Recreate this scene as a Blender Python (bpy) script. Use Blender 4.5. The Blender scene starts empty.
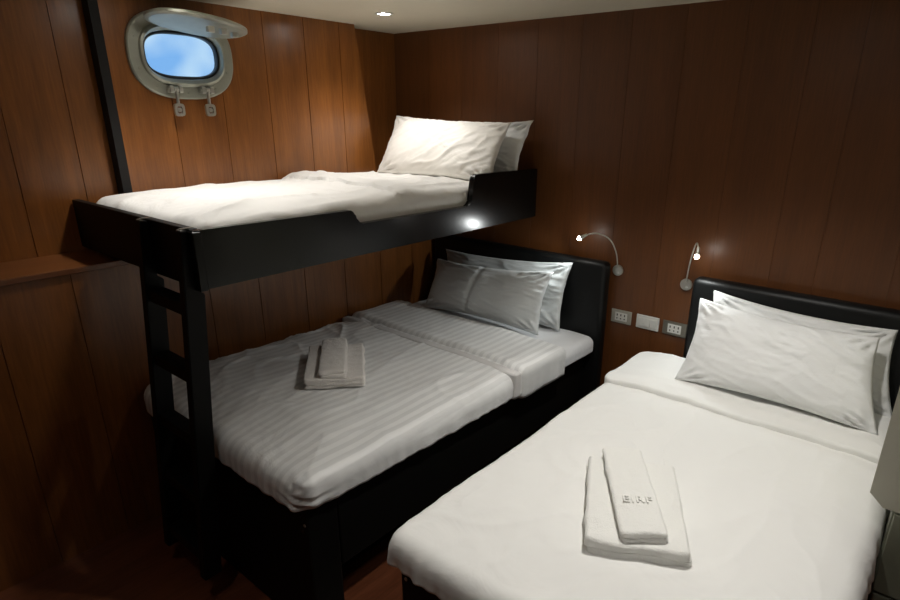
import bpy, bmesh, math, random
from mathutils import Vector, Matrix, noise

S = bpy.context.scene
COL = S.collection

# ------------------------------------------------------------------ camera
f_px, yaw, pitch, roll = 590.84, -0.68192, 0.34993, 0.00865
cy, sy, cp, sp = math.cos(yaw), math.sin(yaw), math.cos(pitch), math.sin(pitch)
fw = Vector((sy*cp, cy*cp, -sp)); rt = Vector((cy, -sy, 0)); up = rt.cross(fw)
rt2 = math.cos(roll)*rt + math.sin(roll)*up
up2 = -math.sin(roll)*rt + math.cos(roll)*up
cam_d = bpy.data.cameras.new('camera'); cam = bpy.data.objects.new('camera', cam_d); COL.objects.link(cam)
M = Matrix((rt2, up2, -fw)).transposed().to_4x4(); M.translation = Vector((2.93925, -2.96015, 1.86533))
cam.matrix_world = M
cam_d.sensor_width = 36; cam_d.lens = f_px/900*36
cam_d.shift_x = -22.0/900; cam_d.shift_y = 27.3/900
cam_d.clip_start = 0.02
S.camera = cam

# ------------------------------------------------------------------ world, exposure, lamps' settings
S.view_settings.view_transform = 'Standard'; S.view_settings.look = 'None'
S.view_settings.gamma = 1; S.view_settings.use_curve_mapping = False
S.view_settings.exposure = 0.0
w = bpy.data.worlds.new('sky'); S.world = w; w.use_nodes = True
wn = w.node_tree.nodes; wl = w.node_tree.links
bg = wn['Background']
tc = wn.new('ShaderNodeTexCoord'); nz = wn.new('ShaderNodeTexNoise'); nz.inputs['Scale'].default_value = 13
rp = wn.new('ShaderNodeValToRGB')
rp.color_ramp.elements[0].position = .35; rp.color_ramp.elements[0].color = (.25, .50, .90, 1)
rp.color_ramp.elements[1].position = .68; rp.color_ramp.elements[1].color = (.72, .88, 1.0, 1)
wl.new(tc.outputs['Generated'], nz.inputs['Vector']); wl.new(nz.outputs['Fac'], rp.inputs['Fac']); wl.new(rp.outputs['Color'], bg.inputs['Color'])
bg.inputs['Strength'].default_value = 1.12

H = 2.334
WARM = (1.0, .965, .92)
#             x     y      watts  cone
DOWNLIGHTS = [(.452, -.63, 22, 125),  # in view; the rest below are unseen, added to reach the brightness
              (.50, -1.70, 30, 108),
              (2.35, -1.15, 64, 116),
              (2.80, -2.05, 17, 86),
              (1.60, -2.80, 9, 76)]
READ_W = 4.5

# ------------------------------------------------------------------ helpers
def new_mat(name):
    m = bpy.data.materials.new(name); m.use_nodes = True
    n = m.node_tree.nodes; l = m.node_tree.links
    return m, n, l, n['Principled BSDF']

def plain(name, col, rough=.5, metal=0, coat=0, bump=0, bscale=200, var=0.0, spec=.5):
    m, n, l, b = new_mat(name)
    b.inputs['Base Color'].default_value = (*col, 1); b.inputs['Roughness'].default_value = rough
    b.inputs['Metallic'].default_value = metal; b.inputs['Specular IOR Level'].default_value = spec; b.inputs['Coat Weight'].default_value = coat
    t = n.new('ShaderNodeTexCoord'); z = n.new('ShaderNodeTexNoise'); z.inputs['Scale'].default_value = bscale
    l.new(t.outputs['Object'], z.inputs['Vector'])
    if bump:
        bp = n.new('ShaderNodeBump'); bp.inputs['Strength'].default_value = bump; bp.inputs['Distance'].default_value = .002
        l.new(z.outputs['Fac'], bp.inputs['Height']); l.new(bp.outputs['Normal'], b.inputs['Normal'])
    if var:
        r = n.new('ShaderNodeValToRGB')
        r.color_ramp.elements[0].color = (*[c*(1-var) for c in col], 1); r.color_ramp.elements[1].color = (*[min(1, c*(1+var)) for c in col], 1)
        z2 = n.new('ShaderNodeTexNoise'); z2.inputs['Scale'].default_value = 14; l.new(t.outputs['Object'], z2.inputs['Vector'])
        l.new(z2.outputs['Fac'], r.inputs['Fac']); l.new(r.outputs['Color'], b.inputs['Base Color'])
    return m

def wood(name, dark, light, rough=.3, stretch=(14, 14, .9), coat=.12, fine=9, plank=None, axis=1, origin=0.0):
    m, n, l, b = new_mat(name)
    t = n.new('ShaderNodeTexCoord'); mp = n.new('ShaderNodeMapping'); mp.inputs['Scale'].default_value = stretch
    l.new(t.outputs['Object'], mp.inputs['Vector'])
    z = n.new('ShaderNodeTexNoise'); z.inputs['Scale'].default_value = 1.0; z.inputs['Detail'].default_value = 5; z.inputs['Distortion'].default_value = .6
    l.new(mp.outputs['Vector'], z.inputs['Vector'])
    mp2 = n.new('ShaderNodeMapping'); mp2.inputs['Scale'].default_value = [s*fine for s in stretch]
    l.new(t.outputs['Object'], mp2.inputs['Vector'])
    z2 = n.new('ShaderNodeTexNoise'); z2.inputs['Scale'].default_value = 1.0; z2.inputs['Detail'].default_value = 3
    l.new(mp2.outputs['Vector'], z2.inputs['Vector'])
    mx = n.new('ShaderNodeMix'); mx.data_type = 'FLOAT'; mx.inputs[0].default_value = .45
    l.new(z.outputs['Fac'], mx.inputs[2]); l.new(z2.outputs['Fac'], mx.inputs[3])
    fac = mx.outputs[0]
    if plank:                                   # slight tone change from plank to plank
        sx = n.new('ShaderNodeSeparateXYZ'); l.new(t.outputs['Object'], sx.inputs[0])
        a = n.new('ShaderNodeMath'); a.operation = 'SUBTRACT'; a.inputs[1].default_value = origin; l.new(sx.outputs[axis], a.inputs[0])
        d = n.new('ShaderNodeMath'); d.operation = 'DIVIDE'; d.inputs[1].default_value = plank; l.new(a.outputs[0], d.inputs[0])
        fl = n.new('ShaderNodeMath'); fl.operation = 'FLOOR'; l.new(d.outputs[0], fl.inputs[0])
        wnz = n.new('ShaderNodeTexWhiteNoise'); wnz.noise_dimensions = '1D'; l.new(fl.outputs[0], wnz.inputs['W'])
        ml = n.new('ShaderNodeMath'); ml.operation = 'MULTIPLY_ADD'; ml.inputs[1].default_value = .10; ml.inputs[2].default_value = -.05
        l.new(wnz.outputs['Value'], ml.inputs[0])
        ad = n.new('ShaderNodeMath'); l.new(fac, ad.inputs[0]); l.new(ml.outputs[0], ad.inputs[1]); fac = ad.outputs[0]
    r = n.new('ShaderNodeValToRGB'); r.color_ramp.elements[0].position = .32; r.color_ramp.elements[1].position = .68
    r.color_ramp.elements[0].color = (*dark, 1); r.color_ramp.elements[1].color = (*light, 1)
    l.new(fac, r.inputs['Fac']); l.new(r.outputs['Color'], b.inputs['Base Color'])
    b.inputs['Roughness'].default_value = rough; b.inputs['Coat Weight'].default_value = coat; b.inputs['Coat Roughness'].default_value = .22
    bp = n.new('ShaderNodeBump'); bp.inputs['Strength'].default_value = .12; bp.inputs['Distance'].default_value = .002
    l.new(z2.outputs['Fac'], bp.inputs['Height']); l.new(bp.outputs['Normal'], b.inputs['Normal'])
    return m

def cloth(name, col, crease=.35, cscale=5.0, stretch=(1, 1, 1), stripes=None, rough=.75, terry=False, sheen=.15):
    m, n, l, b = new_mat(name)
    t = n.new('ShaderNodeTexCoord'); mp = n.new('ShaderNodeMapping'); mp.inputs['Scale'].default_value = stretch
    l.new(t.outputs['Object'], mp.inputs['Vector'])
    z = n.new('ShaderNodeTexNoise'); z.inputs['Scale'].default_value = cscale; z.inputs['Detail'].default_value = 4; z.inputs['Distortion'].default_value = .9
    z.inputs['Roughness'].default_value = .45
    l.new(mp.outputs['Vector'], z.inputs['Vector'])
    bp = n.new('ShaderNodeBump'); bp.inputs['Strength'].default_value = crease; bp.inputs['Distance'].default_value = .02
    l.new(z.outputs['Fac'], bp.inputs['Height'])
    z2 = n.new('ShaderNodeTexNoise'); z2.inputs['Scale'].default_value = 260 if terry else 700; z2.inputs['Detail'].default_value = 1
    l.new(t.outputs['Object'], z2.inputs['Vector'])
    b2 = n.new('ShaderNodeBump'); b2.inputs['Strength'].default_value = .8 if terry else .12; b2.inputs['Distance'].default_value = .003 if terry else .001
    l.new(z2.outputs['Fac'], b2.inputs['Height']); l.new(bp.outputs['Normal'], b2.inputs['Normal'])
    l.new(b2.outputs['Normal'], b.inputs['Normal'])
    b.inputs['Base Color'].default_value = (*col, 1); b.inputs['Roughness'].default_value = rough
    b.inputs['Sheen Weight'].default_value = sheen
    if stripes:
        sx = n.new('ShaderNodeSeparateXYZ'); l.new(t.outputs['Object'], sx.inputs[0])
        d = n.new('ShaderNodeMath'); d.operation = 'MULTIPLY'; d.inputs[1].default_value = 2*math.pi/stripes; l.new(sx.outputs[0], d.inputs[0])
        s = n.new('ShaderNodeMath'); s.operation = 'SINE'; l.new(d.outputs[0], s.inputs[0])
        r = n.new('ShaderNodeValToRGB'); r.color_ramp.elements[0].position = .35; r.color_ramp.elements[1].position = .65
        r.color_ramp.elements[0].color = (*[c*.84 for c in col], 1); r.color_ramp.elements[1].color = (*col, 1)
        mr = n.new('ShaderNodeMapRange'); mr.inputs[1].default_value = -1; mr.inputs[2].default_value = 1
        l.new(s.outputs[0], mr.inputs[0]); l.new(mr.outputs[0], r.inputs['Fac']); l.new(r.outputs['Color'], b.inputs['Base Color'])
        r2 = n.new('ShaderNodeMapRange'); r2.inputs[1].default_value = -1; r2.inputs[2].default_value = 1; r2.inputs[3].default_value = .7; r2.inputs[4].default_value = .42
        l.new(s.outputs[0], r2.inputs[0]); l.new(r2.outputs[0], b.inputs['Roughness'])
    return m

def link(name, bm, mat, parent=None, smooth=False, auto=None):
    me = bpy.data.meshes.new(name)
    bmesh.ops.recalc_face_normals(bm, faces=bm.faces)
    if smooth:
        for f in bm.faces: f.smooth = True
    bm.to_mesh(me); bm.free()
    me.materials.append(mat)
    o = bpy.data.objects.new(name, me); COL.objects.link(o)
    if parent: o.parent = parent; o.matrix_parent_inverse = Matrix.Translation(-parent.location) if parent.type == 'EMPTY' and parent.rotation_euler.z == 0 else Matrix()
    return o

def thing(name, label, cat, loc=(0, 0, 0), group=None):
    o = bpy.data.objects.new(name, None); COL.objects.link(o); o.location = loc; o.empty_display_size = .05
    o['label'] = label; o['category'] = cat
    if group: o['group'] = group
    return o
def tag(o, label, cat, group=None):
    o['label'] = label; o['category'] = cat
    if group: o['group'] = group
    return o
def struct(o): o['kind'] = 'structure'; return o

def box(bm, x0, x1, y0, y1, z0, z1, bev=0, seg=2):
    b = bmesh.new()
    bmesh.ops.create_cube(b, size=1)
    for v in b.verts: v.co = Vector(((x0+x1)/2+v.co.x*(x1-x0), (y0+y1)/2+v.co.y*(y1-y0), (z0+z1)/2+v.co.z*(z1-z0)))
    if bev: bmesh.ops.bevel(b, geom=b.edges[:], offset=bev, segments=seg, affect='EDGES', profile=.5)
    merge(bm, b); return bm
def merge(bm, b, mat=None):
    mp = {}
    for v in b.verts: mp[v] = bm.verts.new(mat @ v.co if mat else v.co)
    for f in b.faces:
        try: bm.faces.new([mp[v] for v in f.verts])
        except ValueError: pass
    b.free()
def bx(*a, **k): return box(bmesh.new(), *a, **k)

def prism(bm, pts, axis, a0, a1):
    """polygon pts in the other two axes, extruded along axis"""
    def mk(p, a):
        if axis == 'x': return (a, p[0], p[1])
        if axis == 'y': return (p[0], a, p[1])
        return (p[0], p[1], a)
    A = [bm.verts.new(mk(p, a0)) for p in pts]; B = [bm.verts.new(mk(p, a1)) for p in pts]
    n = len(pts)
    bm.faces.new(A); bm.faces.new(B[::-1])
    for i in range(n): bm.faces.new((A[i], A[(i+1) % n], B[(i+1) % n], B[i]))
    return bm

def cyl(bm, c, axis, r, h, n=24, r2=None, bev=0):
    b = bmesh.new()
    bmesh.ops.create_cone(b, cap_ends=True, segments=n, radius1=r, radius2=r if r2 is None else r2, depth=h)
    if bev:
        es = [e for e in b.edges if abs(e.verts[0].co.z-e.verts[1].co.z) < 1e-6]
        bmesh.ops.bevel(b, geom=es, offset=bev, segments=2, affect='EDGES')
    q = Vector((0, 0, 1)).rotation_difference(Vector(axis).normalized())
    merge(bm, b, Matrix.Translation(c) @ q.to_matrix().to_4x4()); return bm

def tube(bm, pts, r, n=10, sub=6):
    P = [Vector(p) for p in pts]
    if sub > 1:
        Q = []
        for i in range(len(P)-1):
            p0 = P[max(i-1, 0)]; p1 = P[i]; p2 = P[i+1]; p3 = P[min(i+2, len(P)-1)]
            for k in range(sub):
                t = k/sub
                Q.append(.5*((2*p1)+(-p0+p2)*t+(2*p0-5*p1+4*p2-p3)*t*t+(-p0+3*p1-3*p2+p3)*t**3))
        Q.append(P[-1]); P = Q
    rings = []; nrm = None
    for i, p in enumerate(P):
        d = (P[min(i+1, len(P)-1)]-P[max(i-1, 0)]).normalized()
        if nrm is None:
            nrm = d.orthogonal().normalized()
        nrm = (nrm - d*nrm.dot(d)).normalized(); bn = d.cross(nrm)
        rings.append([bm.verts.new(p+r*(math.cos(2*math.pi*k/n)*nrm+math.sin(2*math.pi*k/n)*bn)) for k in range(n)])
    for a, b in zip(rings, rings[1:]):
        for k in range(n): bm.faces.new((a[k], a[(k+1) % n], b[(k+1) % n], b[k]))
    bm.faces.new(rings[0][::-1]); bm.faces.new(rings[-1]); return bm

def sup(a, b, n, k, N):
    t = 2*math.pi*k/N; c, s = math.cos(t), math.sin(t)
    return (a*math.copysign(abs(c)**(2/n), c), b*math.copysign(abs(s)**(2/n), s))
def oval_rings(bm, cyy, czz, loops, N=72, cap=False, close=False):
    """loops: (a, b, exponent, x) around (cy, cz), facing +x"""
    R = []
    for a, b, e, x in loops:
        R.append([bm.verts.new((x, cyy+p[0], czz+p[1])) for p in (sup(a, b, e, k, N) for k in range(N))])
    for A, B in zip(R, R[1:]):
        for k in range(N): bm.faces.new((A[k], A[(k+1) % N], B[(k+1) % N], B[k]))
    if close:
        A, B = R[-1], R[0]
        for k in range(N): bm.faces.new((A[k], A[(k+1) % N], B[(k+1) % N], B[k]))
    if cap: bm.faces.new(R[0][::-1]); bm.faces.new(R[-1])
    return bm

def fbm(x, y, z, o=4):
    return noise.fractal(Vector((x, y, z)), 1.0, 2.0, o)
def ridge(x, y, z):
    return (1-min(1, abs(noise.noise(Vector((x, y, z))))*2.6))**3     # thin sharp creases

def slab(x0, x1, y0, y1, z0, z1, rc=.06, re=.04, top=None, side=0.0, seed=0, N=360, rings=46, flare=0.0, sfreq=16, hem=0.0):
    """soft upholstered block: rounded outline, rounded top edge, creased skirt; closed below"""
    bm = bmesh.new(); cx, cyy = (x0+x1)/2, (y0+y1)/2
    per = []
    hx, hy = (x1-x0)/2, (y1-y0)/2
    L = 2*(2*hx-2*rc)+2*(2*hy-2*rc)+2*math.pi*rc
    for k in range(N):
        s = k/N*L
        segs = [(2*hy-2*rc, 's', 0), (math.pi*rc/2, 'c', 0), (2*hx-2*rc, 's', 1), (math.pi*rc/2, 'c', 1), (2*hy-2*rc, 's', 2), (math.pi*rc/2, 'c', 2), (2*hx-2*rc, 's', 3), (math.pi*rc/2, 'c', 3)]
        for ln, ty, q in segs:
            if s <= ln: break
            s -= ln
        ccs = [(hx-rc, hy-rc), (-(hx-rc), hy-rc), (-(hx-rc), -(hy-rc)), (hx-rc, -(hy-rc))]
        if ty == 'c':
            a = q*math.pi/2+s/rc; c = ccs[q]; nn = (math.cos(a), math.sin(a)); p = (c[0]+rc*nn[0], c[1]+rc*nn[1])
        else:
            nn = [(1, 0), (0, 1), (-1, 0), (0, -1)][q]
            p = [(hx, -(hy-rc)+s), (hx-rc-s, hy), (-hx, hy-rc-s), (-(hx-rc)+s, -hy)][q]
        per.append((p, nn))
    prof = []                                    # (inset, z, sideweight)
    nside = 7
    for i in range(nside): prof.append((0, z0+(z1-re-z0)*i/nside, 1-.6*i/nside))
    for i in range(7):
        a = i/6*math.pi/2; prof.append((re*(1-math.cos(a)), z1-re+re*math.sin(a), .4*(1-i/6)))
    R = []
    for ins, z, sw in prof:
        ring = []
        for k, (p, nn) in enumerate(per):
            wv = side*sw*noise.noise(Vector((p[0]*sfreq, p[1]*sfreq, seed+z*2.0)))
            q = (p[0]-nn[0]*(ins-wv-flare*sw), p[1]-nn[1]*(ins-wv-flare*sw))
            X, Y = cx+q[0], cyy+q[1]
            zz = z
            if top: zz += top(X, Y)*max(0, (z-z0)/(z1-z0))
            if sw == 1: zz += hem*noise.noise(Vector((p[0]*3, p[1]*3, seed+9)))
            ring.append(bm.verts.new((X, Y, zz)))
        R.append(ring)
    base = [(p[0]-nn[0]*re, p[1]-nn[1]*re) for p, nn in per]
    for i in range(1, rings+1):
        f = 1-i/rings
        if i == rings: break
        R.append([bm.verts.new((cx+q[0]*f, cyy+q[1]*f, z1+(top(cx+q[0]*f, cyy+q[1]*f) if top else 0))) for q in base])
    for A, B in zip(R, R[1:]):
        for k in range(N): bm.faces.new((A[k], A[(k+1) % N], B[(k+1) % N], B[k]))
    c = bm.verts.new((cx, cyy, z1+(top(cx, cyy) if top else 0)))
    for k in range(N): bm.faces.new((R[-1][k], R[-1][(k+1) % N], c))
    bm.faces.new(R[0][::-1])
    return bm

def pillow(BL, BR, TR, TL, th, seed=0, nu=72, nv=50, flange=.05, wr=.012, pinch=.024, ang=-10, crease=None, sag=.0):
    """cushion between four corner points, front face towards -y"""
    BL, BR, TR, TL = map(Vector, (BL, BR, TR, TL))
    nrm = (BR-BL).cross(TL-BL).normalized()
    if nrm.y > 0: nrm = -nrm
    bm = bmesh.new(); F = {}; B = {}
    ex = ((BR-BL)+(TR-TL)).normalized(); ey = ((TL-BL)+(TR-BR)).normalized()
    for i in range(nu+1):
        for j in range(nv+1):
            u, v = i/nu, j/nv; s, t = 2*u-1, 2*v-1
            p = (BL*(1-u)+BR*u)*(1-v)+(TL*(1-u)+TR*u)*v
            p = p-ex*s*pinch*(1-t*t)**1 * abs(s)**3 - ey*t*pinch*(1-s*s)*abs(t)**3
            edge = min(1, (1-abs(s))/flange, (1-abs(t))/(flange*1.5))
            h = max(0, 1-abs(s)**2.6)**.62*max(0, 1-abs(t)**2.4)**.62
            h *= 1-.22*t*sag
            thk = th*h
            ca, sa = math.cos(math.radians(ang)), math.sin(math.radians(ang))
            X, Y = s*1.7, t
            al, pe = X*ca+Y*sa, -X*sa+Y*ca
            pe += .12*noise.noise(Vector((al*1.5, pe, seed)))
            m = .35+.65*max(0, min(1, .5+1.4*noise.noise(Vector((X*.9, Y*.9, seed+20)))))
            wv = wr*m*(.9*ridge(al*.9+seed, pe*4.2, seed)+.6*ridge(al*1.6, pe*8.5, seed+4))
            wv += wr*.9*noise.noise(Vector((X*1.3, Y*1.3, seed+8)))
            cr = math.atan2(1-abs(t), 1-abs(s)+.001)          # fans of short pleats at the corners
            dd = math.hypot(1-abs(s), 1-abs(t))
            wv += wr*1.5*math.sin(cr*14+seed*(2 if s > 0 else 3))*math.exp(-((dd-.22)/.16)**2)
            if crease is not None: wv -= .012*math.exp(-((s-crease-.08*t)/.03)**2)
            e2 = min(1, h*2.2+.12)
            edgewave = noise.noise(Vector((s*3, t*3, seed+3)))*.012*(1-e2)
            on = i in (0, nu) or j in (0, nv)
            base = p+nrm*edgewave
            F[i, j] = bm.verts.new(base+nrm*(thk+wv*e2+ (0 if on else .003)))
            B[i, j] = F[i, j] if on else bm.verts.new(base-nrm*(thk*.6+.003))
    for i in range(nu):
        for j in range(nv):
            bm.faces.new((F[i, j], F[i+1, j], F[i+1, j+1], F[i, j+1]))
            q = (B[i, j], B[i, j+1], B[i+1, j+1], B[i+1, j])
            if len(set(q)) == 4 and not all(x in (F[i, j], F[i+1, j], F[i+1, j+1], F[i, j+1]) for x in q): bm.faces.new(q)
    return bm

# ------------------------------------------------------------------ materials
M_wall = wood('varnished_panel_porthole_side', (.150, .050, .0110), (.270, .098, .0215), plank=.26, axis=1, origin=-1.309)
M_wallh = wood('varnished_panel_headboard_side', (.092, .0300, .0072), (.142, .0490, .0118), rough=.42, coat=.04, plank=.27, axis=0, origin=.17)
M_ledge = wood('varnished_ledge', (.12, .040, .012), (.20, .07, .02), stretch=(14, .9, 14))
M_floor = wood('red_wood_floor', (.075, .022, .009), (.17, .055, .024), rough=.28, stretch=(9, .8, 9), plank=.12, axis=0)
M_ceil = plain('painted_ceiling', (.66, .61, .48), .55, bump=.05, bscale=40, var=.03)
M_dark = plain('step_shade_black', (.004, .003, .0025), .85)  # near-black that carries the shade of the wall step
M_black = plain('black_lacquer', (.004, .004, .0035), .22, coat=0, spec=.38, bump=.05, bscale=30)
M_blackm = plain('black_stained_wood', (.004, .004, .0035), .5, spec=.18, bump=.1, bscale=60)
M_leather = plain('black_leatherette', (.004, .0045, .0045), .45, spec=.35, bump=.35, bscale=160)
M_duvetL = cloth('striped_satin_duvet', (.82, .83, .82), crease=.5, cscale=6, stripes=.044, stretch=(1.4, .8, 1))
M_duvetP = cloth('plain_duvet', (.83, .83, .80), crease=.5, cscale=4.0)
M_duvetB = cloth('bunk_duvet', (.82, .81, .78), crease=.5, cscale=8)
M_hem = cloth('duvet_plain_hem', (.62, .61, .60), crease=.2)
M_sheet = cloth('white_sheet', (.74, .75, .76), crease=.35, cscale=8)
M_pillow = cloth('white_pillowcase', (.80, .81, .80), crease=.4, cscale=9, rough=.6)
M_pillowc = cloth('cream_pillowcase', (.84, .82, .77), crease=.4, cscale=9, rough=.6)
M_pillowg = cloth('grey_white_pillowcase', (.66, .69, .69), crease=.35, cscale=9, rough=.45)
M_towel = cloth('white_terry', (.84, .84, .80), crease=.3, cscale=14, terry=True, rough=.95, sheen=.4)
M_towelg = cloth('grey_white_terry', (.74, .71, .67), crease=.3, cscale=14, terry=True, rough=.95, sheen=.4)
M_metal = plain('aged_painted_metal', (.36, .37, .31), .42, metal=.55, bump=.15, bscale=60, var=.18)
M_metal2 = plain('brushed_metal', (.55, .55, .50), .32, metal=.85, bump=.05, bscale=90)
M_rubber = plain('black_rubber', (.012, .013, .014), .45)
M_white = plain('white_plastic', (.62, .62, .58), .4)
M_beige = plain('beige_grey_plastic', (.33, .32, .27), .38)
M_steelg = plain('dark_metal_plate', (.17, .16, .13), .35, metal=.5)
M_hole = plain('socket_hole', (.02, .02, .02), .6)
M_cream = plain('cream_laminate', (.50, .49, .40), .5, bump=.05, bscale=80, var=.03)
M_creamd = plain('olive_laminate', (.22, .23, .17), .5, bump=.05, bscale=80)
def emit(name, col, st):
    m = bpy.data.materials.new(name); m.use_nodes = True; n = m.node_tree.nodes; n.clear()
    e = n.new('ShaderNodeEmission'); e.inputs[0].default_value = (*col, 1); e.inputs[1].default_value = st
    o = n.new('ShaderNodeOutputMaterial'); m.node_tree.links.new(e.outputs[0], o.inputs[0]); return m
M_led = emit('led_disc', (1, .98, .92), 90)
M_lens = emit('downlight_lens', (1, .95, .88), 110)
mg = bpy.data.materials.new('porthole_glass'); mg.use_nodes = True; n = mg.node_tree.nodes; n.clear()
g1 = n.new('ShaderNodeBsdfTransparent'); g1.inputs[0].default_value = (.9, .95, .97, 1)
g2 = n.new('ShaderNodeBsdfGlossy'); g2.inputs['Roughness'].default_value = .03
mx = n.new('ShaderNodeMixShader'); mx.inputs[0].default_value = .05; oo = n.new('ShaderNodeOutputMaterial')
mg.node_tree.links.new(g1.outputs[0], mx.inputs[1]); mg.node_tree.links.new(g2.outputs[0], mx.inputs[2]); mg.node_tree.links.new(mx.outputs[0], oo.inputs[0])

# ------------------------------------------------------------------ the cabin
XR, YB = 3.75, -3.55                # right and rear walls
def grooved(a0, a1, seams, depth=.004, half=.0022):
    """profile line (a, offset) with narrow V grooves"""
    pts = [(a0, 0)]
    for s in sorted(seams):
        if a0+.01 < s < a1-.01: pts += [(s-half, 0), (s-half*.4, -depth), (s+half*.4, -depth), (s+half, 0)]
    return pts+[(a1, 0)]

# floor and ceiling
struct(link('floor', bx(-.15, XR+.1, YB-.1, .1, -.08, 0), M_floor))
struct(link('ceiling', bx(-.15, XR+.1, YB-.1, .1, H, H+.08), M_ceil))
# head wall (y = 0)
hs = [.17, .44, .71, .98, 1.25, 1.52, 1.79, 2.06, 2.325, 2.51, 2.79, 3.06, 3.33]
pl = grooved(-.15, XR, hs, .002, .0015); poly = [(p[0], -p[1]) for p in pl]+[(XR, .08), (-.15, .08)]
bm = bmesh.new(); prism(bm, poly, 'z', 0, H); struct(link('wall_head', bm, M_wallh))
# porthole wall, upper part (x = 0) right of the step
us = [-1.309, -1.092, -1.027+.0, -.865, -.783]
us = [-1.565, -1.309, -1.05, -.80, -.56]
PY, PZ = -1.489, 2.097
pl = grooved(-1.83, -.40, us); poly = [(p[1], p[0]) for p in pl]+[(-.03, -.40), (-.03, -1.83)]
bm = bmesh.new(); prism(bm, poly, 'z', 1.24, H)
for v in bm.verts:                                    # the end by the corner recess slopes with the hull
    if abs(v.co.y+.40) < 1e-4: v.co.y = -.445 if v.co.z > 2 else -.285
wp = link('wall_porthole', bm, M_wall)
cb = bmesh.new(); oval_rings(cb, PY, PZ, [(.20, .125, 3.0, -.3), (.20, .125, 3.0, .2)], cap=True); cut = link('cutter', cb, M_dark)
md = wp.modifiers.new('b', 'BOOLEAN'); md.object = cut; md.operation = 'DIFFERENCE'; md.solver = 'EXACT'
dg = bpy.context.evaluated_depsgraph_get(); dg.update()
me = bpy.data.meshes.new_from_object(wp.evaluated_get(dg)); wp.modifiers.clear(); wp.data = me
bpy.data.objects.remove(cut); struct(wp)
# upper part left of the step, set back
pl = grooved(YB, -1.83, [-3.39, -3.155, -2.92, -2.685, -2.45, -2.215, -1.98])
poly = [(p[1]-.06, p[0]) for p in pl]+[(-.14, -1.83), (-.14, YB)]
bm = bmesh.new(); prism(bm, poly, 'z', 1.24, H); struct(link('wall_left', bm, M_wall))
struct(link('step_shade_strip', bx(-.058, .006, -1.850, -1.812, 1.267, H-.002), M_dark))  # dark strip: shade on the step's side face put into the colour
# lower lining with its ledge
pl = grooved(YB, 0, [-3.30, -3.025, -2.75, -2.475, -2.20, -1.92, -1.645, -1.383, -1.105, -.828, -.55, -.275])
poly = [(p[1]+.25, p[0]) for p in pl]+[(-.10, 0), (-.10, YB)]
bm = bmesh.new(); prism(bm, poly, 'z', 0, 1.24); struct(link('wall_lower_left', bm, M_wall))
bm = bx(-.134, .258, YB, -.002, 1.241, 1.266, bev=.003); struct(link('trim_2', bm, M_ledge))
# corner recess behind the slanting end of the porthole wall
bm = bx(-.20, -.135, -.60, 0, 1.267, H); box(bm, -.20, -.031, -.62, -.601, 1.267, H)  # second box: unseen return added to keep outside light from leaking in
struct(link('wall_corner_recess', bm, M_wall))
# right and rear walls (out of view, close the cabin)
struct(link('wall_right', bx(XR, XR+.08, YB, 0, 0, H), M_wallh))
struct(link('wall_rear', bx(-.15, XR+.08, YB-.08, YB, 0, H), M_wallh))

# ------------------------------------------------------------------ porthole
ph = thing('porthole', 'oval metal porthole with blue daylight glass above the bunk', 'porthole', (0, PY, PZ))
bm = bmesh.new()
oval_rings(bm, PY, PZ, [(.245, .188, 2.5, .001), (.245, .188, 2.5, .016), (.239, .182, 2.5, .021), (.198, .137, 2.6, .021), (.194, .133, 2.6, .034),
                        (.184, .120, 2.7, .038), (.178, .104, 2.8, .020), (.176, .102, 2.9, .001)], close=True)
for k in range(10):
    p = sup(.214, .162, 2.5, k+.5, 10); cyl(bm, (.021, PY+p[0], PZ+p[1]), (1, 0, 0), .007, .008, 12, bev=.002)
link('frame', bm, M_metal, ph)
bm = bmesh.new()
oval_rings(bm, PY, PZ, [(.1755, .1015, 2.9, -.016), (.1755, .1015, 2.9, .010), (.168, .092, 3.0, .012), (.166, .088, 3.0, .006), (.166, .088, 3.0, -.016)], close=True)
link('gasket', bm, M_rubber, ph)
bm = bmesh.new(); oval_rings(bm, PY, PZ, [(.167, .089, 3.0, -.010), (.167, .089, 3.0, -.004)], cap=True); link('glass_pane', bm, mg, ph)
# hinged storm cover swung up under the ceiling
bm = bmesh.new()
oval_rings(bm, 0, 0, [(.200, .118, 2.3, -.010), (.218, .135, 2.3, -.004), (.218, .135, 2.3, .006), (.200, .118, 2.3, .014), (.12, .06, 2.2, .024), (.02, .01, 2.0, .027)], cap=True)
T = Matrix.Translation((.165, PY+.012, 2.216)) @ Matrix.Rotation(math.radians(-6), 4, 'X') @ Matrix.Rotation(math.radians(-98), 4, 'Y')
for v in bm.verts: v.co = T @ v.co
cv = link('storm_cover', bm, M_metal, ph, smooth=False)
bm = bmesh.new()
for yy in (PY-.08, PY+.10): box(bm, .018, .075, yy-.014, yy+.014, 2.205, 2.235, bev=.004)
cyl(bm, (.055, PY+.01, 2.216), (0, 1, 0), .008, .24, 14)
link('hinge', bm, M_metal2, cv)
for (yy, xx) in ((PY+.07, .265), (PY+.16, .20), (PY-.00, .285)): link('cover_lug', bx(xx-.012, xx+.012, yy-.014, yy+.014, 2.175, 2.200, bev=.003), M_metal2, cv)
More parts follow.
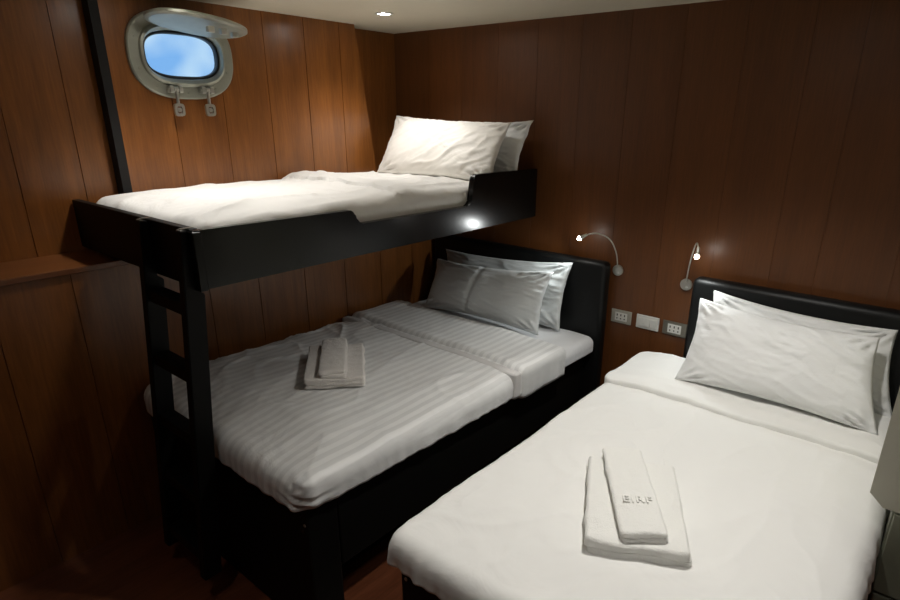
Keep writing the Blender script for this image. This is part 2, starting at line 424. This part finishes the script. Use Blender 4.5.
for yy in (-1.562, -1.412):
    bm = bmesh.new()
    box(bm, .02, .058, yy-.030, yy-.012, 1.935, 1.966, bev=.004); box(bm, .02, .058, yy+.012, yy+.030, 1.935, 1.966, bev=.004)
    cyl(bm, (.045, yy, 1.95), (0, 1, 0), .006, .066, 12)
    lug = link('swing_bolt', bm, M_metal2, ph)
    bm = bmesh.new()
    cyl(bm, (.05, yy, 1.915), (0, 0, 1), .007, .065, 14, bev=.001); cyl(bm, (.045, yy, 1.95), (0, 1, 0), .012, .02, 16)
    link('bolt_rod', bm, M_metal2, lug)
    bm = bmesh.new()                                  # square ring nut
    Rr = []
    for a, b, x in ((.023, .027, .043), (.024, .028, .05), (.023, .027, .060), (.012, .015, .060), (.012, .015, .043)):
        Rr.append([bm.verts.new((x, yy+q[0], 1.862+q[1])) for q in (sup(a, b, 4, k, 32) for k in range(32))])
    for i in range(5):
        A, B = Rr[i], Rr[(i+1) % 5]
        for k in range(32): bm.faces.new((A[k], A[(k+1) % 32], B[(k+1) % 32], B[k]))
    cyl(bm, (.051, yy, 1.862), (1, 0, 0), .010, .012, 16)
    link('ring_nut', bm, M_metal2, lug)

# ------------------------------------------------------------------ ceiling downlights
dl_lab = ['small round downlight in the ceiling near the corner column', 'round ceiling downlight added out of view above the foot of the upper bunk',
          'round ceiling downlight added out of view above the wide white bed', 'round ceiling downlight added out of view above the foot of the wide bed', 'round ceiling downlight added out of view over the open floor at the foot of the beds']
for (x, y, wt, ang), lab in zip(DOWNLIGHTS, dl_lab):
    t = thing('ceiling_downlight', lab, 'light', (x, y, H), 'ceiling downlights')
    bm = bmesh.new(); N = 32; R = []
    for r, z in ((.045, H-.0005), (.045, H-.005), (.042, H-.007), (.032, H-.006), (.030, H-.001)):
        R.append([bm.verts.new((x+r*math.cos(2*math.pi*k/N), y+r*math.sin(2*math.pi*k/N), z)) for k in range(N)])
    for i in range(5):
        A, B = R[i], R[(i+1) % 5]
        for k in range(N): bm.faces.new((A[k], A[(k+1) % N], B[(k+1) % N], B[k]))
    link('trim_ring', bm, M_white, t, smooth=True)
    bm = bmesh.new(); cyl(bm, (x, y, H-.0025), (0, 0, 1), .029, .003, 32); link('lens', bm, M_lens, t)
    ld = bpy.data.lights.new('downlight_beam', 'SPOT'); ld.energy = wt; ld.spot_size = math.radians(ang); ld.spot_blend = .85; ld.shadow_soft_size = .04; ld.color = WARM
    lo_ = bpy.data.objects.new('downlight_beam', ld); COL.objects.link(lo_); lo_.location = (0, 0, -.035); lo_.parent = t

# ------------------------------------------------------------------ lower bed frame
bed = thing('bed_frame', 'black wooden bed frame with padded headboard under the bunk', 'bed', (.9, -1.0, 0), 'black bed frames')
link('headboard', bx(.27, 1.535, -.092, -.006, .0, 1.10, bev=.028, seg=4), M_leather, bed, smooth=True)
link('side_rail', bx(1.40, 1.455, -1.885, -.095, .27, .60, bev=.006), M_blackm, bed)
link('foot_panel', bx(.27, 1.455, -2.018, -1.887, 0, .60, bev=.008), M_blackm, bed)
link('plinth', bx(.27, 1.22, -1.886, -.095, 0, .268), M_blackm, bed)
link('platform', bx(.27, 1.399, -1.886, -.095, .27, .575), M_blackm, bed)
bm = bmesh.new(); cyl(bm, (1.44, -2.0185, .52), (0, 1, 0), .006, .004, 14); link('screw_cap', bm, M_metal2, bed)

def skew(o):                     # the bedding's free side runs slightly outwards towards the headboard
    for v in o.data.vertices: v.co.x += .028*(v.co.y+2.02)*max(0, min(1, (v.co.x-.5)/.9))
    return o
mt = link('mattress', slab(.285, 1.472, -2.02, -.098, .60, .685, rc=.05, re=.045, side=.003, seed=4, top=lambda x, y: .006*fbm(x*4, y*4, 2)), M_sheet, None, smooth=True)
tag(mt, 'white sheeted mattress on the black bed frame beneath the bunk', 'mattress')

def topL(x, y):
    f = max(0, min(1, (-y-.6)/1.3))
    h = .010+.030*f
    edge = min(1, (x-.27)/.12, (1.49-x)/.20, (y+2.05)/.25)
    h *= max(0, edge)
    h += .010*fbm(x*3.2, y*2.4, 3.1) + .006*ridge(x*4.5+y*1.6, y*3-x*2, 7.7)
    if x < .62: h += .014*ridge(x*6, y*5.5+x*3, 12.3)*min(1, (.62-x)/.2)     # bunched near the wall
    return h
dv = link('duvet', slab(.272, 1.485, -2.055, -.60, .597, .705, rc=.075, re=.055, top=topL, side=.010, seed=11, N=560, rings=70, hem=.003, sfreq=20), M_duvetL, None, smooth=True)
tag(dv, 'white duvet with satin stripes on the bed beneath the bunk', 'duvet')
for v in dv.data.vertices:            # gathered pleats at the tucked foot corner
    c = v.co; q = max(0, 1-math.hypot(c.x-1.46, c.y+2.03)/.13)
    k = q*(.5+.5*math.sin(c.z*190+c.x*60))*.017
    c.x -= k*.7; c.y += k*.7
def topF(x, y): return .012+.5*topL(x, -.75)+.003*fbm(x*6, y*5, 8)+.005*math.exp(-((y+.80)/.03)**2)
link('folded_edge', slab(.271, 1.498, -.84, -.44, .578, .716, rc=.035, re=.035, top=topF, side=.006, seed=17, N=460, rings=34, sfreq=18, hem=.006), M_duvetL, dv, smooth=True)
link('hem', slab(.2705, 1.493, -.895, -.842, .592, .7135, rc=.012, re=.012, top=lambda x, y: .006+.5*topL(x, -.75), side=.004, seed=23, N=420, rings=10, sfreq=12, hem=.003), M_hem, dv, smooth=True)

for o in (mt, dv, *dv.children): skew(o)
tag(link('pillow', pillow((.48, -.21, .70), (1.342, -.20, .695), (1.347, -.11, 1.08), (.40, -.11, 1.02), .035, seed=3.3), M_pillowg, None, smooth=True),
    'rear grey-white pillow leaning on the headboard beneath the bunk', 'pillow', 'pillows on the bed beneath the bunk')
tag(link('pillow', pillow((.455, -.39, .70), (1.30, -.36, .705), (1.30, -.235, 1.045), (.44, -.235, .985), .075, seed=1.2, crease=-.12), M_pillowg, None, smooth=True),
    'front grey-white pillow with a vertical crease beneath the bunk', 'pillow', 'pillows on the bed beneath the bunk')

# ------------------------------------------------------------------ bunk
bk = thing('bunk_bed', 'black lacquered upper bunk fixed below the porthole', 'bunk bed', (.5, -1.02, 1.287))
XB, YF = 1.0166, -2.043
top = [(-.004, 1.556)]
def arc(cx, cz, r, a0, a1, n=6): return [(cx+r*math.cos(math.radians(a0+(a1-a0)*i/n)), cz+r*math.sin(math.radians(a0+(a1-a0)*i/n))) for i in range(n+1)]
prof = [(YF, 1.287), (-.004, 1.287), (-.004, 1.560)]
prof += arc(-.555, 1.540, .028, 90, 170)                      # rounded head shoulder
prof += [(-.600, 1.44)] + arc(-.632, 1.445, .030, -10, -90)
prof += arc(-1.325, 1.450, .030, 270, 190)
prof += arc(-1.392, 1.452, .030, 10, 90)
prof += [(YF, 1.490)]
bm = bmesh.new(); prism(bm, prof, 'x', XB-.032, XB); bmesh.ops.bevel(bm, geom=[e for e in bm.edges if abs(e.verts[0].co.x-e.verts[1].co.x) < 1e-5], offset=.003, segments=2, affect='EDGES')
link('side_board', bm, M_black, bk)
bm = bx(-.052, XB-.033, YF, YF+.03, 1.287, 1.492, bev=.003); link('foot_board', bm, M_blackm, bk)
link('bottom_board', bx(.0, XB-.034, YF+.032, -.004, 1.289, 1.318), M_blackm, bk)
bm = bx(XB-.036, XB+.004, YF-.010, YF+.022, 1.283, 1.486, bev=.004); link('corner_post', bm, M_black, bk)

def topB(x, y):
    e = max(0, min(1, (x-.01)/.15, (1.0-x)/.22, (y+2.02)/.22))
    h = .050*e**.6*(1 if y < -.9 else max(.55, 1-(y+.9)*.9))
    h += .009*fbm(x*4, y*3.2, 5.5)+.008*ridge(x*5, y*3+x*2, 3.3)
    if -1.06 < y < -.50:                                       # turned back double layer with a curled lip
        h += .028*math.exp(-((y+.98)/.06)**2)*(1-.7*x)+.012
    h += .010*ridge(x*9+1, y*2, 9.1)*math.exp(-((x-.85)/.12)**2)
    return h
tag(link('mattress', slab(.012, .976, -2.005, -.008, 1.320, 1.44, rc=.05, re=.03), M_sheet, None, smooth=True),
    'thin mattress inside the upper bunk, mostly under its duvet', 'mattress')
bd = link('duvet', slab(.012, .982, -2.008, -.22, 1.36, 1.478, rc=.07, re=.045, top=topB, side=.006, seed=31, N=460, rings=60), M_duvetB, None, smooth=True)
tag(bd, 'rumpled plain white duvet on the upper bunk', 'duvet')
tag(link('pillow', pillow((.33, -.19, 1.50), (1.0, -.19, 1.515), (1.04, -.10, 1.825), (.16, -.09, 1.80), .040, seed=6.1), M_pillow, None, smooth=True),
    'rear white pillow on the upper bunk, half hidden by the other', 'pillow', 'pillows on the upper bunk')
tag(link('pillow', pillow((.13, -.44, 1.505), (.985, -.40, 1.495), (.975, -.21, 1.812), (.075, -.20, 1.836), .080, seed=8.4, wr=.011, ang=40), M_pillowc, None, smooth=True),
    'front white pillow on the upper bunk with raked creases', 'pillow', 'pillows on the upper bunk')

# ------------------------------------------------------------------ ladder
ld = thing('ladder', 'black wooden ladder hooked over the foot of the upper bunk', 'ladder', (.83, -2.19, .10))
def yf(z): return -2.072-(1.48-z)*.090
def stile(x0, x1):
    bm = bmesh.new()
    pts = [(yf(.13), .13), (yf(1.487), 1.487), (yf(1.487)+.026, 1.487), (yf(1.28)+.003, 1.28), (yf(1.27)+.070, 1.265), (yf(.13)+.070, .13)]
    pts[3] = (YF-.003, 1.279); pts[2] = (YF-.003, 1.487)
    prism(bm, pts, 'x', x0, x1)
    bmesh.ops.bevel(bm, geom=bm.edges[:], offset=.003, segments=2, affect='EDGES')
    return bm
for x0, x1 in ((.640, .680), (.945, .985)):
    st = link('stile', stile(x0, x1), M_blackm, ld)
    bm = bmesh.new(); box(bm, x0+.004, x1-.008, yf(1.487)+.002, yf(1.487)+.012, 1.4865, 1.4905, bev=.001); box(bm, x0+.012, x1-.012, yf(1.487)+.006, YF+.020, 1.4915, 1.4945); link('hook', bm, M_steelg, st)
for z in (1.235, .985, .735, .485, .235):
    link('rung', bx(.681, .944, yf(z)+.006, yf(z)+.066, z-.045, z, bev=.004), M_blackm, ld)

# ------------------------------------------------------------------ right bed
rb = thing('bed_frame', 'black bed frame with padded headboard at the wide white bed on the right', 'bed', (2.4, -1.0, 0), 'black bed frames')
link('headboard', bx(2.005, 2.955, -.095, -.006, 0, 1.108, bev=.030, seg=4), M_leather, rb, smooth=True)
link('base', bx(1.855, 2.97, -1.965, -.10, .0, .555, bev=.008), M_blackm, rb)
bm = bmesh.new(); cyl(bm, (1.88, -1.9665, .515), (0, 1, 0), .006, .004, 14); link('screw_cap', bm, M_metal2, rb)
tag(link('mattress', slab(1.865, 2.96, -1.95, -.10, .558, .635, rc=.07, re=.04, top=lambda x, y: .004*fbm(x*4, y*4, 2)), M_sheet, None, smooth=True),
    'white mattress under the plain duvet of the wide bed on the right', 'mattress')
def topR(x, y):
    e = max(0, min(1, (x-1.80)/.20, (2.98-x)/.12, (y+1.99)/.30))
    return .022*e**.7+.006*fbm(x*3.4, y*2.6, 6.6)+.004*ridge(x*3+y, y*3-x*2, 4.4)+.003*ridge(x*7-y*2, y*4+x*3, 1.4)
rd = link('duvet', slab(1.795, 2.984, -1.992, -.40, .562, .655, rc=.07, re=.055, top=topR, side=.016, seed=41, N=560, rings=70, hem=.006, sfreq=24), M_duvetP, None, smooth=True)
tag(rd, 'smooth plain white duvet on the wide bed on the right', 'duvet')
def topRF(x, y): return topR(x, -.5)+.004*fbm(x*4, y*7, 1)+.008*math.exp(-((y+.50+.04*noise.noise(Vector((x*2,0,0))))/.045)**2)
link('folded_edge', slab(1.805, 2.983, -.585, -.13, .60, .677, rc=.05, re=.011, top=topRF, side=.010, seed=47, N=420, rings=30, sfreq=8), M_duvetP, rd, smooth=True)
tag(link('pillow', pillow((2.13, -.21, .70), (2.93, -.20, .69), (2.862, -.115, 1.045), (2.118, -.115, 1.073), .035, seed=14.1), M_pillow, None, smooth=True),
    'rear white pillow leaning on the right headboard', 'pillow', 'pillows on the wide bed')
tag(link('pillow', pillow((2.095, -.42, .704), (2.90, -.41, .696), (2.815, -.225, 1.035), (2.095, -.225, 1.055), .078, seed=11.9, wr=.011, ang=-20), M_pillow, None, smooth=True),
    'front white pillow with crumpled corner on the wide bed on the right', 'pillow', 'pillows on the wide bed')

# ------------------------------------------------------------------ towels
def towel(name, w, l, layers, z0, loc, rot, mat, label, seed=0, t=.022, group=None, parent=None):
    bm = bmesh.new()
    for k in range(layers):
        random.seed(seed*10+k)
        dx, dy = random.uniform(-.005, .005), random.uniform(-.007, .007)
        b = slab(-w/2+dx, w/2+dx, -l/2+dy, l/2+dy, z0+k*t*1.0, z0+(k+1)*t, rc=.014, re=min(.012, t*.55), side=.009, seed=seed+k*3, N=240, rings=18, sfreq=14,
                 top=lambda x, y: (.003*fbm(x*8, y*8, seed)+.0015*noise.noise(Vector((x*30, y*30, seed))))*(k+1)/layers + .007*(k+1)/layers*abs(x/(w/2))**2*(1 if w > .2 else -.6) )
        merge(bm, b)
    R = Matrix.Translation(loc) @ Matrix.Rotation(rot, 4, 'Z')
    o = link(name, bm, mat, None, smooth=True); o.matrix_world = R
    return tag(o, label, 'towel', group)
a = math.radians(24)
def mid(*p): return sum(q[0] for q in p)/len(p), sum(q[1] for q in p)/len(p)
x, y = mid((2.306, -1.638), (2.577, -1.519), (2.368, -1.097), (2.097, -1.24))
zr = .676
towel('bath_towel', .292, .455, 2, 0, (x+.018, y-.045, zr), a+math.radians(3), M_towel, 'white folded bath towel, the lower one on the wide bed on the right', seed=2, t=.022, group='towels on the wide bed')
t2 = towel('hand_towel', .135, .46, 2, 0, (x-.002, y-.025, zr+.044), a+math.radians(10), M_towel, 'narrow white hand towel on top of the bath towel on the wide bed', seed=5, t=.018, group='towels on the wide bed')
cu = bpy.data.curves.new('lettering', 'FONT'); cu.body = 'EIRF'; cu.size = .046; cu.extrude = .0009; cu.bevel_depth = .0006; cu.align_x = 'CENTER'; cu.space_character = 1.1
tmp = bpy.data.objects.new('lettering', cu); COL.objects.link(tmp)
dg = bpy.context.evaluated_depsgraph_get(); dg.update()
lm = bpy.data.meshes.new_from_object(tmp.evaluated_get(dg)); bpy.data.objects.remove(tmp)
lm.materials.clear(); lm.materials.append(M_towel)
lt = bpy.data.objects.new('lettering', lm); COL.objects.link(lt); lt.parent = t2; lt.location = (.0, -.095, .0400)
x, y = mid((.914, -1.628), (1.134, -1.481), (.592, -1.379), (.755, -1.152))
x, y = .895, -1.425
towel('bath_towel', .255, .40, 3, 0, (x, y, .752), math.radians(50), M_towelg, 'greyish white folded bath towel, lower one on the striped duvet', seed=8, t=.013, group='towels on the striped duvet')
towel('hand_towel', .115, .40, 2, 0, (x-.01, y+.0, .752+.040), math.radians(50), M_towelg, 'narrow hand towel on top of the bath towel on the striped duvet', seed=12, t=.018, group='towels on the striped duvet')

# ------------------------------------------------------------------ reading lamps
def lamp(base, neck, head_dir, label):
    t = thing('reading_lamp', label, 'lamp', base, 'gooseneck reading lamps')
    bxx, by, bz = base
    bm = bmesh.new(); cyl(bm, (bxx, -.009, bz), (0, 1, 0), .030, .016, 32, bev=.003); b = link('wall_base', bm, M_metal2, t)
    bm = bmesh.new(); cyl(bm, (bxx+.006, -.019, bz-.012), (0, 1, 0), .007, .005, 16, bev=.001); link('switch', bm, M_white, b)
    bm = bmesh.new(); tube(bm, neck, .0035); link('gooseneck', bm, M_metal2, t, smooth=True)
    d = Vector(head_dir).normalized(); p = Vector(neck[-1])
    bm = bmesh.new(); cyl(bm, p+d*.018, d, .0075, .040, 20, r2=.011, bev=.001); hd = link('lamp_head', bm, M_metal2, t)
    bm = bmesh.new(); bmesh.ops.create_uvsphere(bm, u_segments=16, v_segments=10, radius=.0115)
    for v in bm.verts: v.co = v.co+(p+d*.043)
    link('led', bm, M_led, hd, smooth=True)
    L = bpy.data.lights.new('reading_beam', 'SPOT'); L.energy = READ_W; L.spot_size = math.radians(140); L.spot_blend = .9; L.shadow_soft_size = .008; L.color = (.95, 1, 1)
    lo = bpy.data.objects.new('reading_beam', L); COL.objects.link(lo)
    lo.matrix_world = Matrix.Translation(p+d*.058) @ (Vector((0, 0, -1)).rotation_difference(d)).to_matrix().to_4x4()
    lo.parent = t; lo.matrix_parent_inverse = Matrix.Translation(-t.location)
lamp((1.571, 0, 1.055), [(1.571, -.015, 1.07), (1.570, -.05, 1.16), (1.545, -.09, 1.235), (1.485, -.115, 1.262), (1.425, -.122, 1.248)], (-.80, -.42, -.50),
     'gooseneck reading lamp by the bunk, its head pointing left')
lamp((1.951, 0, 1.045), [(1.951, -.015, 1.06), (1.965, -.045, 1.15), (1.985, -.075, 1.235), (2.003, -.095, 1.28), (2.020, -.115, 1.262)], (.12, -.45, -.88),
     'gooseneck reading lamp beside the right headboard, its head pointing down')

# ------------------------------------------------------------------ wall plates
def plate(x0, x1, mat, kind, label, cat='socket'):
    t = thing('socket_plate' if kind != 'switch' else 'switch_plate', label, cat, ((x0+x1)/2, 0, .795), 'wall plates between the headboards')
    z0, z1 = .757, .833
    link('cover_plate', bx(x0, x1, -.010, -.0005, z0, z1, bev=.003), mat, t)
    c = (x0+x1)/2; zc = (z0+z1)/2
    if kind == 'switch':
        for k in range(3):
            link('rocker', bx(c-.05+k*.034, c-.05+k*.034+.032, -.014, -.009, zc-.024, zc+.024, bev=.002), M_white, t)
    else:
        m = link('socket_insert', bx(c-.036, c+.036, -.013, -.009, zc-.024, zc+.024, bev=.002), M_white, t)
        bm = bmesh.new()
        for k in (-1, 0, 1):
            box(bm, c+k*.022-.003, c+k*.022+.003, -.0140, -.0128, zc+.004, zc+.016); cyl(bm, (c+k*.022, -.0134, zc-.010), (0, 1, 0), .004, .0012, 12)
        link('pin_hole', bm, M_hole, m)
plate(1.556, 1.676, M_beige, 'socket', 'beige wall socket plate next to the left headboard')
plate(1.706, 1.834, M_white, 'switch', 'white switch plate, the middle one of the three wall plates', 'switch')
plate(1.856, 1.985, M_steelg, 'socket', 'dark metal socket plate with white insert by the right headboard')

# ------------------------------------------------------------------ cream cupboard at the right edge
wd = thing('cupboard', 'cream laminate cupboard standing at the right side of the wide bed', 'cupboard', (3.2, -.7, 0))
bm = bmesh.new(); prism(bm, [(2.924, .78), (2.965, .742), (3.40, .742), (3.40, 1.95), (2.924, 1.95)], 'y', -1.0, -.115)
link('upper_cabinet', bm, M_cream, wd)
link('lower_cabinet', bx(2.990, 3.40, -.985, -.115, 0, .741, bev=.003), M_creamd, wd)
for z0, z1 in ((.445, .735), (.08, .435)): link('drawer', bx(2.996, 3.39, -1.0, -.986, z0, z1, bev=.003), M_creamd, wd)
